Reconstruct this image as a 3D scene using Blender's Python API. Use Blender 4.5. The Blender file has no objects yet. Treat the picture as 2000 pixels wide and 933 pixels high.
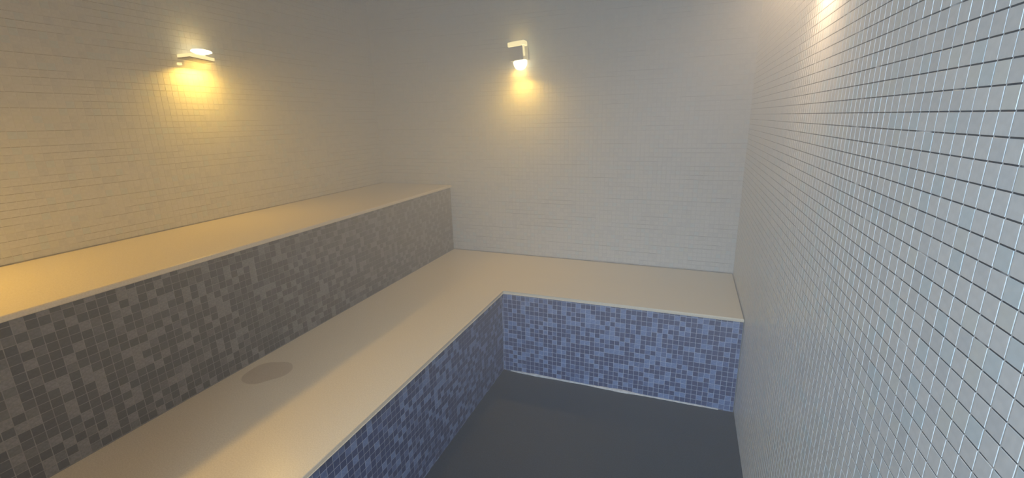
import bpy, bmesh, math, random
from mathutils import Vector, Matrix

random.seed(7)
S = bpy.context.scene
COL = S.collection

# ------------------------------------------------------------------ camera
F_PX = 881.6
CAM = Vector((-0.2994, -2.8296, 1.4136))
RIGHT = Vector((0.93362132, 0.35756907, -0.02226186))
UP = Vector((-0.07165586, 0.24725576, 0.96629707))
FWD = Vector((-0.35102232, 0.90056035, -0.25646517))
cd = bpy.data.cameras.new('camera')
cd.sensor_width = 36.0
cd.sensor_fit = 'HORIZONTAL'
cd.lens = F_PX / 2000 * 36
cd.clip_start = 0.02
cam = bpy.data.objects.new('camera', cd)
COL.objects.link(cam)
M3 = Matrix((RIGHT, UP, -FWD)).transposed()
cam.matrix_world = Matrix.Translation(CAM) @ M3.to_4x4()
S.camera = cam


def project(p):
    d = Vector(p) - CAM
    z = d.dot(FWD)
    if z < 0.05:
        return None
    return (1000 + F_PX * d.dot(RIGHT) / z, 466.5 - F_PX * d.dot(UP) / z)


# ------------------------------------------------------------------ light and exposure
S.view_settings.view_transform = 'Standard'
S.view_settings.look = 'None'
S.view_settings.gamma = 1.0
S.view_settings.use_curve_mapping = False
S.view_settings.exposure = 0.12
w = bpy.data.worlds.new('world')
w.use_nodes = True
w.node_tree.nodes['Background'].inputs[0].default_value = (0.62, 0.78, 1.0, 1)
w.node_tree.nodes['Background'].inputs[1].default_value = 0.15
S.world = w
S.cycles.volume_bounces = 2
S.cycles.max_bounces = 10
S.cycles.transparent_max_bounces = 12
S.cycles.sample_clamp_indirect = 4.0

COOL_W = 110.0          # daylight of the bright corridor beyond the glass door
WARM = (1.0, 0.60, 0.10)
DOWN_W = 4.2           # each wall lamp, downwards
UP_W = 0.08             # each wall lamp, upwards

ld = bpy.data.lights.new('corridor_light', 'AREA')
ld.shape = 'RECTANGLE'
ld.size, ld.size_y = 0.7, 1.3
ld.energy = COOL_W
ld.color = (0.57, 0.76, 1.0)
lo = bpy.data.objects.new('corridor_light', ld)
lo.location = (-0.6, -4.2, 1.85)
lo.rotation_euler = (math.radians(78), 0, 0)
COL.objects.link(lo)

# ------------------------------------------------------------------ dimensions (metres)
ROOM_L = -2.4353      # left wall
FRONT = -3.25         # wall with the glass door, behind the camera
CEIL = 2.45
W_FLOOR = 1.2029      # lower bench edge to right wall
D_BACK = 0.6685       # depth of the bench run along the back wall
LX = -W_FLOOR
UX = -1.8506          # upper bench edge
Z_LOW, Z_UP = 0.50, 0.9724
NOSE = 0.012
SLAB = 0.018
PITCH, GAP = 0.0258, 0.0019
THICK = 0.0006
STEAM_LOW, STEAM_HIGH = 0.07, 0.72


# ------------------------------------------------------------------ materials
def mat(name):
    m = bpy.data.materials.new(name)
    m.use_nodes = True
    nt = m.node_tree
    b = nt.nodes['Principled BSDF']
    return m, nt, b


def node(nt, typ, **kw):
    n = nt.nodes.new(typ)
    for k, v in kw.items():
        if k.startswith('i_'):
            n.inputs[k[2:]].default_value = v
        else:
            setattr(n, k, v)
    return n


def mottled(name, c1, c2, scale=60.0, rough=0.35, detail=4.0, bump=0.0, bscale=200.0, coord='Object', spec=0.5, lo=0.35, hi=0.65):
    m, nt, b = mat(name)
    tc = node(nt, 'ShaderNodeTexCoord')
    geo = node(nt, 'ShaderNodeNewGeometry')
    src = geo.outputs['Position'] if coord == 'World' else tc.outputs['Object']
    n = node(nt, 'ShaderNodeTexNoise')
    n.inputs['Scale'].default_value = scale
    n.inputs['Detail'].default_value = detail
    nt.links.new(src, n.inputs['Vector'])
    r = node(nt, 'ShaderNodeValToRGB')
    r.color_ramp.elements[0].position = lo
    r.color_ramp.elements[0].color = (*c1, 1)
    r.color_ramp.elements[1].position = hi
    r.color_ramp.elements[1].color = (*c2, 1)
    nt.links.new(n.outputs['Fac'], r.inputs['Fac'])
    nt.links.new(r.outputs['Color'], b.inputs['Base Color'])
    b.inputs['Roughness'].default_value = rough
    b.inputs['Specular IOR Level'].default_value = spec
    if bump:
        n2 = node(nt, 'ShaderNodeTexNoise')
        n2.inputs['Scale'].default_value = bscale
        n2.inputs['Detail'].default_value = 3.0
        nt.links.new(src, n2.inputs['Vector'])
        bp = node(nt, 'ShaderNodeBump')
        bp.inputs['Strength'].default_value = bump
        bp.inputs['Distance'].default_value = 0.002
        nt.links.new(n2.outputs['Fac'], bp.inputs['Height'])
        nt.links.new(bp.outputs['Normal'], b.inputs['Normal'])
    return m


def emissive(name, col, strength):
    m, nt, b = mat(name)
    b.inputs['Base Color'].default_value = (0.9, 0.88, 0.8, 1)
    b.inputs['Emission Color'].default_value = (*col, 1)
    b.inputs['Emission Strength'].default_value = strength
    return m


def grout_material(name, axis, light, dark, z0, amount, along=2.5):
    """Grout seen only in the joints: horizontal joints soiled in dashes, vertical joints clean."""
    m, nt, b = mat(name)
    geo = node(nt, 'ShaderNodeNewGeometry')
    sep = node(nt, 'ShaderNodeSeparateXYZ')
    nt.links.new(geo.outputs['Position'], sep.inputs[0])

    def math_(op, a, bb=None):
        k = node(nt, 'ShaderNodeMath', operation=op)
        for i, v in enumerate((a, bb)):
            if v is None:
                continue
            if isinstance(v, (int, float)):
                k.inputs[i].default_value = v
            else:
                nt.links.new(v, k.inputs[i])
        return k.outputs[0]
    zz = math_('PINGPONG', math_('SUBTRACT', sep.outputs['Z'], z0), PITCH / 2)
    hor = math_('LESS_THAN', zz, GAP * 0.62)
    yy = math_('PINGPONG', sep.outputs[axis], PITCH / 2)
    off = math_('GREATER_THAN', yy, GAP * 0.55)
    n = node(nt, 'ShaderNodeTexNoise')
    n.inputs['Scale'].default_value = 1.0
    n.inputs['Detail'].default_value = 3.0
    row = math_('FLOOR', math_('ADD', math_('DIVIDE', math_('SUBTRACT', sep.outputs['Z'], z0), PITCH), 0.5))
    cmb = node(nt, 'ShaderNodeCombineXYZ')       # every joint has its own run of dirt along its length
    nt.links.new(math_('MULTIPLY', sep.outputs[axis], along), cmb.inputs[0])
    nt.links.new(math_('MULTIPLY', row, 7.31), cmb.inputs[1])
    nt.links.new(cmb.outputs[0], n.inputs['Vector'])
    dirt = node(nt, 'ShaderNodeMapRange')
    dirt.inputs['From Min'].default_value = 0.62 - amount * 0.4
    dirt.inputs['From Max'].default_value = 0.70 - amount * 0.4
    nt.links.new(n.outputs['Fac'], dirt.inputs['Value'])
    f = math_('MULTIPLY', math_('MULTIPLY', hor, off), dirt.outputs[0])
    mx = node(nt, 'ShaderNodeMix', data_type='RGBA')
    mx.inputs[6].default_value = (*light, 1)
    mx.inputs[7].default_value = (*dark, 1)
    nt.links.new(f, mx.inputs[0])
    nt.links.new(mx.outputs[2], b.inputs['Base Color'])
    b.inputs['Roughness'].default_value = 0.85
    return m


WHITE = [mottled('white_tile_a', (0.60, 0.60, 0.585), (0.66, 0.66, 0.645), 90, 0.38),
         mottled('white_tile_b', (0.55, 0.56, 0.555), (0.61, 0.615, 0.61), 90, 0.38),
         mottled('white_tile_c', (0.60, 0.605, 0.57), (0.64, 0.645, 0.61), 90, 0.38),
         mottled('white_tile_d', (0.55, 0.60, 0.605), (0.60, 0.65, 0.655), 90, 0.38)]
BLUE = [  # deep, mid, pale, soft
        mottled('deep_blue_tile', (0.018, 0.040, 0.135), (0.030, 0.058, 0.175), 120, 0.35),
        mottled('mid_blue_tile', (0.028, 0.054, 0.160), (0.042, 0.072, 0.195), 120, 0.35),
        mottled('pale_blue_tile', (0.12, 0.19, 0.38), (0.19, 0.265, 0.47), 150, 0.4),
        mottled('soft_blue_tile', (0.065, 0.112, 0.265), (0.11, 0.165, 0.34), 150, 0.4)]
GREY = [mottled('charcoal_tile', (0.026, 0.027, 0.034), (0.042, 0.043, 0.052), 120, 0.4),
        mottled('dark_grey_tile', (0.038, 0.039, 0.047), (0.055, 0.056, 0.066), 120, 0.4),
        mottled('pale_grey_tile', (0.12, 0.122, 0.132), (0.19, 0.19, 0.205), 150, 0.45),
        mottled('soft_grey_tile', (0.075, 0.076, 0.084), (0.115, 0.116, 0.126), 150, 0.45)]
GROUT_RIGHT = grout_material('grout_right', 'Y', (0.56, 0.56, 0.56), (0.05, 0.053, 0.06), 1.4105, 0.75, 14.0)
GROUT_BACK = grout_material('grout_back', 'X', (0.55, 0.55, 0.55), (0.22, 0.22, 0.22), 1.4105, 0.25)
GROUT_LEFT = grout_material('grout_left', 'Y', (0.635, 0.63, 0.615), (0.32, 0.30, 0.28), 1.4105, 0.45)
GROUT_BLUE = mottled('grout_blue', (0.34, 0.39, 0.50), (0.46, 0.51, 0.61), 30, 0.85, coord='World')
GROUT_GREY = mottled('grout_grey', (0.17, 0.165, 0.165), (0.24, 0.235, 0.235), 30, 0.85, coord='World')
SLAB_M = mottled('cream_slab', (0.70, 0.61, 0.465), (0.79, 0.70, 0.55), 260, 0.26, coord='World', bump=0.08, bscale=420)
FLOOR_M = mottled('dark_floor', (0.010, 0.019, 0.034), (0.023, 0.038, 0.060), 180, 0.5, coord='World', bump=0.5, bscale=350)
CEIL_M = mottled('ceiling_paint', (0.20, 0.19, 0.18), (0.24, 0.23, 0.22), 12, 0.7, coord='World')
FRONT_M = mottled('front_wall_paint', (0.20, 0.20, 0.20), (0.24, 0.24, 0.24), 12, 0.6, coord='World')
BEAD_M = mottled('sealant', (0.50, 0.48, 0.47), (0.68, 0.66, 0.64), 70, 0.5, coord='World')
METAL_M = mottled('brushed_metal', (0.42, 0.41, 0.39), (0.50, 0.49, 0.47), 90, 0.35)
METAL_M.node_tree.nodes['Principled BSDF'].inputs['Metallic'].default_value = 0.8
PANEL_M = mottled('lamp_panel', (0.58, 0.56, 0.52), (0.64, 0.62, 0.57), 90, 0.5)
DARK_M = mottled('lamp_dark_edge', (0.10, 0.09, 0.07), (0.14, 0.12, 0.10), 90, 0.5)
GLOW_HOT = emissive('glow_hot', (1.0, 0.86, 0.50), 6.5)
GLOW_WARM = emissive('glow_warm', (1.0, 0.82, 0.36), 2.2)
GLOW_LEDGE = emissive('glow_ledge', (1.0, 0.78, 0.33), 1.5)  # lamplight on the ledge and clip, put in as emission


# ------------------------------------------------------------------ mesh helpers
def link(o, parent=None):
    COL.objects.link(o)
    if parent:
        o.parent = parent
    return o


def mesh_obj(name, verts, faces, mats, parent=None, idx=None, smooth=False):
    me = bpy.data.meshes.new(name)
    me.from_pydata(verts, [], faces)
    for m in (mats if isinstance(mats, (list, tuple)) else [mats]):
        me.materials.append(m)
    if idx:
        me.polygons.foreach_set('material_index', idx)
    if smooth:
        me.polygons.foreach_set('use_smooth', [True] * len(faces))
    me.update()
    return link(bpy.data.objects.new(name, me), parent)


def bm_obj(name, bm, m, parent=None, smooth=False):
    me = bpy.data.meshes.new(name)
    bmesh.ops.recalc_face_normals(bm, faces=bm.faces)
    bm.to_mesh(me)
    bm.free()
    me.materials.append(m)
    if smooth:
        me.polygons.foreach_set('use_smooth', [True] * len(me.polygons))
    return link(bpy.data.objects.new(name, me), parent)


def add_box(bm, lo, hi):
    v = [bm.verts.new((x, y, z)) for z in (lo[2], hi[2]) for y in (lo[1], hi[1]) for x in (lo[0], hi[0])]
    for f in ((0, 2, 3, 1), (4, 5, 7, 6), (0, 1, 5, 4), (2, 6, 7, 3), (0, 4, 6, 2), (1, 3, 7, 5)):
        bm.faces.new([v[i] for i in f])


def box(name, lo, hi, m, parent=None, bevel=0.0, seg=2, smooth=False):
    bm = bmesh.new()
    add_box(bm, lo, hi)
    if bevel:
        bmesh.ops.bevel(bm, geom=list(bm.edges), offset=bevel, segments=seg, affect='EDGES', profile=0.5)
    return bm_obj(name, bm, m, parent, smooth)


def prism(name, pts, z0, z1, m, parent=None, bevel=0.0, seg=3):
    bm = bmesh.new()
    a = [bm.verts.new((x, y, z0)) for x, y in pts]
    b = [bm.verts.new((x, y, z1)) for x, y in pts]
    n = len(pts)
    bm.faces.new(list(reversed(a)))
    bm.faces.new(b)
    for i in range(n):
        j = (i + 1) % n
        bm.faces.new((a[i], a[j], b[j], b[i]))
    if bevel:
        e = [e for e in bm.edges if abs(e.verts[0].co.z - e.verts[1].co.z) < 1e-6]
        bmesh.ops.bevel(bm, geom=e, offset=bevel, segments=seg, affect='EDGES', profile=0.5)
    return bm_obj(name, bm, m, parent)


def structure(o, label=None):
    o['kind'] = 'structure'
    if label:
        o['label'] = label
    return o


def empty(name, loc, label, cat, group=None):
    o = bpy.data.objects.new(name, None)
    o.location = loc
    o.empty_display_size = 0.1
    COL.objects.link(o)
    o['label'] = label
    o['category'] = cat
    if group:
        o['group'] = group
    return o


# ------------------------------------------------------------------ tiles
TILE_MESH = {}


def tile_mesh(m):
    """One loose tile: face, chamfer and sides; local x, y in the wall, z out of it."""
    if m.name in TILE_MESH:
        return TILE_MESH[m.name]
    h, c = (PITCH - GAP) / 2, 0.0002
    v, f = [], []
    for k, z in ((h, 0.0), (h, THICK - c), (h - c, THICK)):
        v += [(-k, -k, z), (k, -k, z), (k, k, z), (-k, k, z)]
    for r in (0, 4):
        for i in range(4):
            j = (i + 1) % 4
            f.append((r + i, r + j, r + 4 + j, r + 4 + i))
    f.append((8, 9, 10, 11))
    me = bpy.data.meshes.new('tile')
    me.from_pydata(v, [], f)
    me.materials.append(m)
    me.update()
    TILE_MESH[m.name] = me
    return me


class Field:
    """Tiles on flat rectangles of one thing: the largest in the picture become parts, the rest one joined part."""

    def __init__(self):
        self.t = []

    def face(self, origin, U, V, N, lu, lv, mats, pick, u_off=0.0, v_off=0.0):
        """origin: corner; U, V in-plane axes; N outward; lu, lv lengths; offsets shift the joints."""
        origin, U, V, N = Vector(origin), Vector(U), Vector(V), Vector(N)
        nu, nv = int(lu / PITCH) + 2, int(lv / PITCH) + 2
        g = GAP / 2
        for j in range(-1, nv):
            a0, a1 = max(v_off + j * PITCH + g, 0.001), min(v_off + (j + 1) * PITCH - g, lv - 0.001)
            if a1 - a0 < 0.003:
                continue
            for i in range(-1, nu):
                b0, b1 = max(u_off + i * PITCH + g, 0.001), min(u_off + (i + 1) * PITCH - g, lu - 0.001)
                if b1 - b0 < 0.003:
                    continue
                whole = abs(a1 - a0 - PITCH + GAP) < 1e-6 and abs(b1 - b0 - PITCH + GAP) < 1e-6
                k = pick(i, j)
                self.t.append((origin, U, V, N, b0, b1, a0, a1, whole, k, mats))

    def area(self, t):
        o, U, V, N, b0, b1, a0, a1, whole, k, mats = t
        if not whole:
            return 0.0
        q = [project(o + U * b + V * a) for b, a in ((b0, a0), (b1, a0), (b1, a1), (b0, a1))]
        if any(x is None or not (4 < x[0] < 1996 and 4 < x[1] < 929) for x in q):
            return 0.0
        s = 0.0
        for i in range(4):
            x, y = q[i], q[(i + 1) % 4]
            s += x[0] * y[1] - x[1] * y[0]
        w_ = min(math.dist(q[0], q[1]), math.dist(q[1], q[2]))
        return abs(s) / 2 if w_ > 4 else 0.0

    def build(self, parent, names, base=(0, 0, 0), limit=300, min_area=90.0, stuff='small_tiles', wobble=0.0):
        base = Vector(base)
        rng = random.Random(3)
        scored = sorted(((self.area(t), n) for n, t in enumerate(self.t)), reverse=True)
        left = {n: limit for n in set(names)}
        chosen = set()
        for a, n in scored:
            if a < min_area:
                break
            k = names[self.t[n][9]]
            if left[k] > 0:
                left[k] -= 1
                chosen.add(n)
        verts, faces, idx = [], [], []
        mats = self.t[0][10]
        for n, (o, U, V, N, b0, b1, a0, a1, whole, k, ms) in enumerate(self.t):
            if n in chosen:
                ob = bpy.data.objects.new(names[k], tile_mesh(ms[k]))
                c = o + U * ((b0 + b1) / 2) + V * ((a0 + a1) / 2) - base
                r = Matrix((U, V, N)).transposed()
                if wobble:
                    r = r @ Matrix.Rotation(rng.gauss(0, wobble), 3, 'X') @ Matrix.Rotation(rng.gauss(0, wobble), 3, 'Y')
                COL.objects.link(ob)
                ob.parent = parent
                ob.matrix_local = Matrix.Translation(c) @ r.to_4x4()
                continue
            p = len(verts)
            c = 0.0002
            for d, h in ((0.0, 0.0), (c, THICK)):
                for b, a in ((b0 + d, a0 + d), (b1 - d, a0 + d), (b1 - d, a1 - d), (b0 + d, a1 - d)):
                    verts.append(o + U * b + V * a + N * h - base)
            faces += [(p + 4, p + 5, p + 6, p + 7)] + [(p + i, p + (i + 1) % 4, p + 4 + (i + 1) % 4, p + 4 + i) for i in range(4)]
            idx += [k] * 5
        if faces:
            ob = mesh_obj(stuff, verts, faces, mats, parent, idx)
            ob['kind'] = 'stuff'


def white_pick(seed):
    r = random.Random(seed)

    def pick(i, j):
        x = r.random()
        return 0 if x < 0.58 else 1 if x < 0.78 else 2 if x < 0.90 else 3
    return pick


def blue_pick(seed):
    r = random.Random(seed)
    row = {}

    def pick(i, j):
        near = (row.get((i - 1, j), 0) > 1) + (row.get((i, j - 1), 0) > 1)
        k = (2 if r.random() < 0.62 else 3) if r.random() < (0.46, 0.34, 0.20)[near] else (0 if r.random() < 0.6 else 1)
        row[(i, j)] = k
        return k
    return pick


# ------------------------------------------------------------------ setting
floor = structure(box('floor', (ROOM_L - 0.1, FRONT - 0.1, -0.1), (0.1, 0.1, 0.0), FLOOR_M))
ceiling = structure(box('ceiling', (ROOM_L - 0.1, FRONT - 0.1, CEIL), (0.1, 0.1, CEIL + 0.1), CEIL_M))
wall_back = structure(box('wall_back', (ROOM_L - 0.1, 0.0, 0.0), (0.1, 0.1, CEIL), GROUT_BACK))
wall_right = structure(box('wall_right', (0.0, FRONT - 0.1, 0.0), (0.1, 0.0, CEIL), GROUT_RIGHT))
wall_left = structure(box('wall_left', (ROOM_L - 0.1, FRONT - 0.1, 0.0), (ROOM_L, 0.0, CEIL), GROUT_LEFT))
DX0, DX1, DZ = -0.95, -0.10, 2.08
bm = bmesh.new()
add_box(bm, (ROOM_L, FRONT - 0.1, 0.0), (DX0, FRONT, CEIL))
add_box(bm, (DX1, FRONT - 0.1, 0.0), (0.0, FRONT, CEIL))
add_box(bm, (DX0, FRONT - 0.1, DZ), (DX1, FRONT, CEIL))
wall_front = structure(bm_obj('wall_front', bm, FRONT_M))

# the glass door behind the camera
bm = bmesh.new()
for lo_, hi_ in (((DX0, FRONT - 0.08, 0.0), (DX0 + 0.05, FRONT - 0.02, DZ)), ((DX1 - 0.05, FRONT - 0.08, 0.0), (DX1, FRONT - 0.02, DZ)),
                 ((DX0 + 0.05, FRONT - 0.08, DZ - 0.05), (DX1 - 0.05, FRONT - 0.02, DZ))):
    add_box(bm, lo_, hi_)
door = structure(bm_obj('door_1', bm, METAL_M))
gm, nt, b = mat('door_glass')
nt.nodes.remove(b)
tr = node(nt, 'ShaderNodeBsdfTransparent')
tr.inputs[0].default_value = (0.93, 0.96, 0.96, 1)
gl = node(nt, 'ShaderNodeBsdfGlossy')
gl.inputs['Roughness'].default_value = 0.05
mx = node(nt, 'ShaderNodeMixShader')
mx.inputs[0].default_value = 0.06
nt.links.new(tr.outputs[0], mx.inputs[1])
nt.links.new(gl.outputs[0], mx.inputs[2])
nt.links.new(mx.outputs[0], nt.nodes['Material Output'].inputs['Surface'])
box('glass_pane', (DX0 + 0.05, FRONT - 0.055, 0.005), (DX1 - 0.05, FRONT - 0.045, DZ - 0.05), gm, door)
box('door_handle', (DX0 + 0.12, FRONT - 0.03, 0.85), (DX0 + 0.145, FRONT + 0.02, 1.25), METAL_M, door, 0.005)

# wall tiles
Z0 = 1.4105 % PITCH
f = Field()
f.face((0, FRONT, 0.0), (0, 1, 0), (0, 0, 1), (-1, 0, 0), -FRONT, CEIL, WHITE, white_pick(11), u_off=(-FRONT) % PITCH, v_off=Z0)
f.build(wall_right, ['tile'] * 4, wobble=0.006)
f = Field()
f.face((ROOM_L, 0, Z_LOW), (1, 0, 0), (0, 0, 1), (0, -1, 0), -ROOM_L, CEIL - Z_LOW, WHITE, white_pick(12), u_off=(-ROOM_L) % PITCH, v_off=(1.4105 - Z_LOW) % PITCH)
f.build(wall_back, ['tile'] * 4)
f = Field()
f.face((ROOM_L, 0, Z_UP), (0, -1, 0), (0, 0, 1), (1, 0, 0), -FRONT, CEIL - Z_UP, WHITE, white_pick(13), v_off=(1.4105 - Z_UP) % PITCH)
f.build(wall_left, ['tile'] * 4)

# ------------------------------------------------------------------ benches
RX = UX - NOSE        # face of the upper riser
UB = (-2.15, -1.6, 0.0)
upper = empty('upper_bench', UB, 'upper grey-tiled bench along the left wall with cream slab seat', 'bench')
G = THICK             # tiles stand proud of the carcass by this much


def off(p, b):
    return tuple(p[i] - b[i] for i in range(3))


E_ = 0.004
box('carcass', off((ROOM_L + E_, FRONT + E_, 0.0), UB), off((RX - G, -E_, Z_UP - SLAB), UB), GROUT_GREY, upper)
prism('seat_slab', [(x - UB[0], y - UB[1]) for x, y in ((ROOM_L + E_, FRONT + E_), (UX, FRONT + E_), (UX, -E_), (ROOM_L + E_, -E_))], Z_UP - SLAB, Z_UP, SLAB_M, upper, 0.006)
f = Field()
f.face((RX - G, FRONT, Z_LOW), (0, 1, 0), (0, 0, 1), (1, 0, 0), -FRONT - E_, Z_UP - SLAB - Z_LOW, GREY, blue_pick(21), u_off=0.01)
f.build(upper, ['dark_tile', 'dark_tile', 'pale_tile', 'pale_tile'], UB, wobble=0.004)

LB = (-1.45, -1.5, 0.0)
lower = empty('lower_bench', LB, 'lower L-shaped blue-tiled bench around the floor with cream slab seat', 'bench')
prism('carcass', [(x - LB[0], y - LB[1]) for x, y in ((RX + 0.001, FRONT + E_), (LX - NOSE - G, FRONT + E_), (LX - NOSE - G, -D_BACK + NOSE + G), (-E_, -D_BACK + NOSE + G), (-E_, -E_), (RX + 0.001, -E_))], 0.0, Z_LOW - SLAB, GROUT_BLUE, lower)
prism('seat_slab', [(x - LB[0], y - LB[1]) for x, y in ((RX + 0.001, FRONT + E_), (LX, FRONT + E_), (LX, -D_BACK), (-E_, -D_BACK), (-E_, -E_), (RX + 0.001, -E_))], Z_LOW - SLAB, Z_LOW, SLAB_M, lower, 0.005)
f = Field()
f.face((LX - NOSE - G, FRONT, 0.0), (0, 1, 0), (0, 0, 1), (1, 0, 0), -FRONT - D_BACK + NOSE, Z_LOW - SLAB, BLUE, blue_pick(22), u_off=0.006, v_off=0.006)
f.face((LX - NOSE, -D_BACK + NOSE + G, 0.0), (1, 0, 0), (0, 0, 1), (0, -1, 0), W_FLOOR + NOSE - 0.004, Z_LOW - SLAB, BLUE, blue_pick(23), u_off=0.008, v_off=0.006)
f.build(lower, ['dark_tile', 'dark_tile', 'pale_tile', 'pale_tile'], LB, min_area=60, wobble=0.004)

JOINT_M = mottled('joint_shade_strip', (0.16, 0.15, 0.13), (0.30, 0.28, 0.25), 25, 0.7, coord='World')  # dark strip stands in for the shaded joint between wall and seat
box('joint_shade_strip', off((RX + 0.002, -0.0042, Z_LOW), LB), off((-E_, -0.0009, Z_LOW + 0.0032), LB), JOINT_M, lower)
box('joint_shade_strip', off((ROOM_L + 0.0009, FRONT + E_, Z_UP), UB), off((ROOM_L + 0.0042, -E_, Z_UP + 0.0032), UB), JOINT_M, upper)

# uneven bead of sealant along the foot of the back riser
bm = bmesh.new()
N = 70
rings = []
rng = random.Random(5)
r_ = 0.004
for i in range(N + 1):
    t = i / N
    x = LX + 0.03 + t * (W_FLOOR - 0.10)
    r_ = max(0.0035, min(0.010, r_ + rng.uniform(-0.0016, 0.0016))) * (1 if 2 < i < N - 2 else 0.85)
    y = -D_BACK + NOSE
    ring = []
    for k in range(6):
        a = math.pi * (0.5 + k / 10)
        ring.append(bm.verts.new((x - LB[0], y + math.cos(a) * r_ * 1.3 - LB[1], math.sin(a) * r_ * 1.2)))
    rings.append(ring)
for A, B in zip(rings, rings[1:]):
    for k in range(5):
        bm.faces.new((A[k], A[k + 1], B[k + 1], B[k]))
for e in (rings[0], rings[-1]):
    bm.faces.new(e)
bm_obj('sealant_bead', bm, BEAD_M, lower, True)

# shallow puddle on the lower seat, by the upper riser
pm, nt, b = mat('puddle_water')
nt.nodes.remove(b)
tr = node(nt, 'ShaderNodeBsdfTransparent')
tr.inputs[0].default_value = (0.89, 0.87, 0.86, 1)
gl = node(nt, 'ShaderNodeBsdfGlossy')
gl.inputs['Roughness'].default_value = 0.12
mx = node(nt, 'ShaderNodeMixShader')
mx.inputs[0].default_value = 0.04
nt.links.new(tr.outputs[0], mx.inputs[1])
nt.links.new(gl.outputs[0], mx.inputs[2])
nt.links.new(mx.outputs[0], nt.nodes['Material Output'].inputs['Surface'])
bm = bmesh.new()
PU = Vector((-1.742, -1.735, Z_LOW))
K = 40
prev = None
for s, h in ((1.0, 0.0002), (0.93, 0.0016), (0.6, 0.0022)):
    ring = []
    for k in range(K):
        a = 2 * math.pi * k / K
        rr = 0.075 * (1 + 0.10 * math.sin(2 * a + 0.6) + 0.05 * math.sin(3 * a) + 0.03 * math.sin(5 * a + 1))
        ring.append(bm.verts.new((math.cos(a) * rr * s, math.sin(a) * rr * 1.15 * s, h)))
    if prev:
        for k in range(K):
            bm.faces.new((prev[k], prev[(k + 1) % K], ring[(k + 1) % K], ring[k]))
    prev = ring
bm.faces.new(prev)
pud = bm_obj('water_puddle', bm, pm, None, True)
pud.location = PU
pud['label'] = 'small round puddle of water on the lower seat by the upper riser'
pud['category'] = 'puddle'


# ------------------------------------------------------------------ wall lamps
def lamp_light(name, parent, loc, power, rot, size, spread, col=WARM):
    d = bpy.data.lights.new(name, 'AREA')
    d.shape = 'RECTANGLE'
    d.size, d.size_y = size
    d.energy = power
    d.color = col
    d.spread = math.radians(spread)
    o = bpy.data.objects.new(name, d)
    COL.objects.link(o)
    o.parent = parent
    o.location = loc
    o.rotation_euler = rot
    return o


def panel_lamp(loc, rz, label, col=WARM, down=DOWN_W, group=None, tilt=0.0, lean=-25):
    """Box lamp; local -y looks into the room, z = 0 is the foot of its front panel."""
    t = empty('wall_lamp', loc, label, 'wall lamp', group)
    t.rotation_euler = (0, math.radians(tilt), rz)
    box('back_plate', (-0.050, -0.010, 0.004), (0.046, -0.0028, 0.076), METAL_M, t, 0.002)
    box('side_plate', (-0.055, -0.085, 0.0), (-0.050, -0.010, 0.082), METAL_M, t, 0.001)
    box('front_panel', (-0.055, -0.090, 0.0), (0.038, -0.085, 0.080), PANEL_M, t, 0.001)
    box('top_diffuser', (-0.055, -0.090, 0.0815), (0.052, -0.030, 0.109), GLOW_WARM, t, 0.004)
    box('side_diffuser', (0.040, -0.089, 0.020), (0.050, -0.083, 0.0808), GLOW_WARM, t, 0.001)
    bm = bmesh.new()
    bmesh.ops.create_uvsphere(bm, u_segments=24, v_segments=16, radius=1.0)
    for v in bm.verts:
        p = v.co
        v.co = Vector((math.copysign(abs(p.x) ** 0.8, p.x) * 0.044 + 0.002, p.y * 0.032 - 0.048,
                       p.z * (0.050 if p.z < 0 else 0.012) - 0.004))
    bm_obj('lower_diffuser', bm, GLOW_HOT, t, True)
    lamp_light('down_light', t, (0.0, -0.06, -0.060), down, (math.radians(lean), 0, 0), (0.08, 0.05), 150, col)
    lamp_light('up_light', t, (0.0, -0.06, 0.114), UP_W, (math.pi, 0, 0), (0.08, 0.05), 160, col)
    return t


def ledge_lamp(loc, rz, label, down=DOWN_W, group=None):
    """Lamp with an oval glowing lens above a lit, slightly sagging ledge; local -y looks into the room."""
    t = empty('wall_lamp', loc, label, 'wall lamp', group)
    t.rotation_euler = (0, 0, rz)
    box('back_plate', (0.000, -0.010, -0.004), (0.046, -0.0028, 0.030), PANEL_M, t, 0.002)
    for nm, lo_, hi_, m in (('ledge', (-0.063, -0.090, -0.005), (0.050, -0.010, 0.009), GLOW_LEDGE), ('ledge_rim', (-0.064, -0.091, -0.009), (0.051, -0.010, -0.005), DARK_M)):
        o = box(nm, lo_, hi_, m, t, 0.0015)
        o.rotation_euler = (0, math.radians(5), 0)
    bm = bmesh.new()
    bmesh.ops.create_uvsphere(bm, u_segments=24, v_segments=12, radius=1.0)
    for v in bm.verts:
        v.co = Vector((v.co.x * 0.048 + 0.024, v.co.y * 0.026 - 0.050, v.co.z * 0.011 + 0.032))
    bm_obj('lens', bm, GLOW_HOT, t, True)
    box('lens_bracket', (0.0, -0.045, 0.004), (0.044, -0.0028, 0.024), PANEL_M, t, 0.001)
    box('clip', (-0.066, -0.018, -0.030), (-0.052, -0.0028, -0.020), GLOW_LEDGE, t, 0.002)
    lamp_light('down_light', t, (-0.005, -0.055, -0.016), down, (math.radians(-14), 0, 0), (0.12, 0.06), 160)
    lamp_light('up_light', t, (0.02, -0.05, 0.047), UP_W, (math.pi, 0, 0), (0.09, 0.05), 160)
    return t


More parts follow.
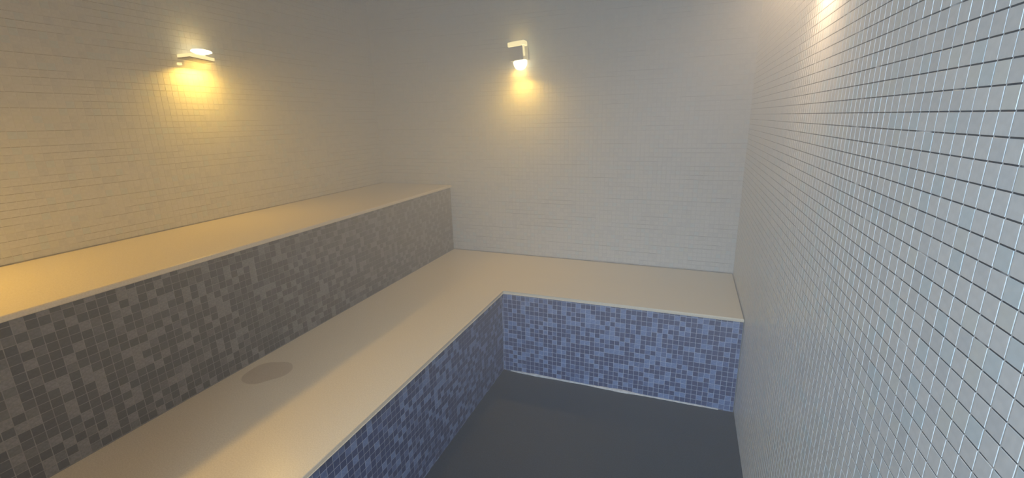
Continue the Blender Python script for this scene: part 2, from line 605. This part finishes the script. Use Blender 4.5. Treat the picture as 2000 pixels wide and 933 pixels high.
panel_lamp((-1.305, 0.0, 1.757), 0.0, 'square warm wall lamp with glowing top edge on the back wall', down=3.2, tilt=-5.0, group='warm wall lamps')
ledge_lamp((ROOM_L, -1.31, 1.707), math.radians(90), 'warm wall lamp with oval lens above a lit ledge on left wall', 2.7, group='warm wall lamps')
panel_lamp((0.0, -1.40, 1.87), math.radians(-90), 'warm wall lamp high on the right wall, casting a streak of light', (1.0, 0.70, 0.42), 2.2, lean=-6, group='warm wall lamps')
ledge_lamp((ROOM_L, -2.62, 1.707), math.radians(90), 'warm wall lamp on left wall near the door end of the benches', 8.0, group='warm wall lamps')
panel_lamp((0.0, -2.95, 1.87), math.radians(-90), 'unseen fill lamp added on the right wall beside the glass door', (1.0, 0.66, 0.30), 5.5, lean=-50, group='warm wall lamps')  # unseen lamp, added to soften the shadow on the lower bench

# ------------------------------------------------------------------ steam filling the room
sm = bpy.data.materials.new('steam')
sm.use_nodes = True
nt = sm.node_tree
nt.nodes.remove(nt.nodes['Principled BSDF'])
vs = node(nt, 'ShaderNodeVolumeScatter')
vs.inputs['Color'].default_value = (0.92, 0.92, 0.92, 1)
vs.inputs['Anisotropy'].default_value = 0.35
geo = node(nt, 'ShaderNodeNewGeometry')
sep = node(nt, 'ShaderNodeSeparateXYZ')
mr = node(nt, 'ShaderNodeMapRange', interpolation_type='SMOOTHSTEP')
mr.inputs['From Min'].default_value = 0.3
mr.inputs['From Max'].default_value = 1.9
mr.inputs['To Min'].default_value = STEAM_LOW
mr.inputs['To Max'].default_value = STEAM_HIGH
nt.links.new(geo.outputs['Position'], sep.inputs[0])
nt.links.new(sep.outputs['Z'], mr.inputs['Value'])
clear = node(nt, 'ShaderNodeMapRange', interpolation_type='SMOOTHSTEP')   # fresh air by the door thins the steam
clear.inputs['From Min'].default_value = -2.9
clear.inputs['From Max'].default_value = -0.9
clear.inputs['To Min'].default_value = 0.10
clear.inputs['To Max'].default_value = 1.0
nt.links.new(sep.outputs['Y'], clear.inputs['Value'])
mul = node(nt, 'ShaderNodeMath', operation='MULTIPLY')
nt.links.new(mr.outputs[0], mul.inputs[0])
nt.links.new(clear.outputs[0], mul.inputs[1])
nt.links.new(mul.outputs[0], vs.inputs['Density'])
nt.links.new(vs.outputs[0], nt.nodes['Material Output'].inputs['Volume'])
steam = box('steam', (ROOM_L + 0.0005, FRONT + 0.0005, 0.0005), (-0.0005, -0.0005, CEIL - 0.0005), sm)
steam['kind'] = 'stuff'
steam['label'] = 'pale steam filling the whole tiled room, thicker near the ceiling'
steam['category'] = 'steam'
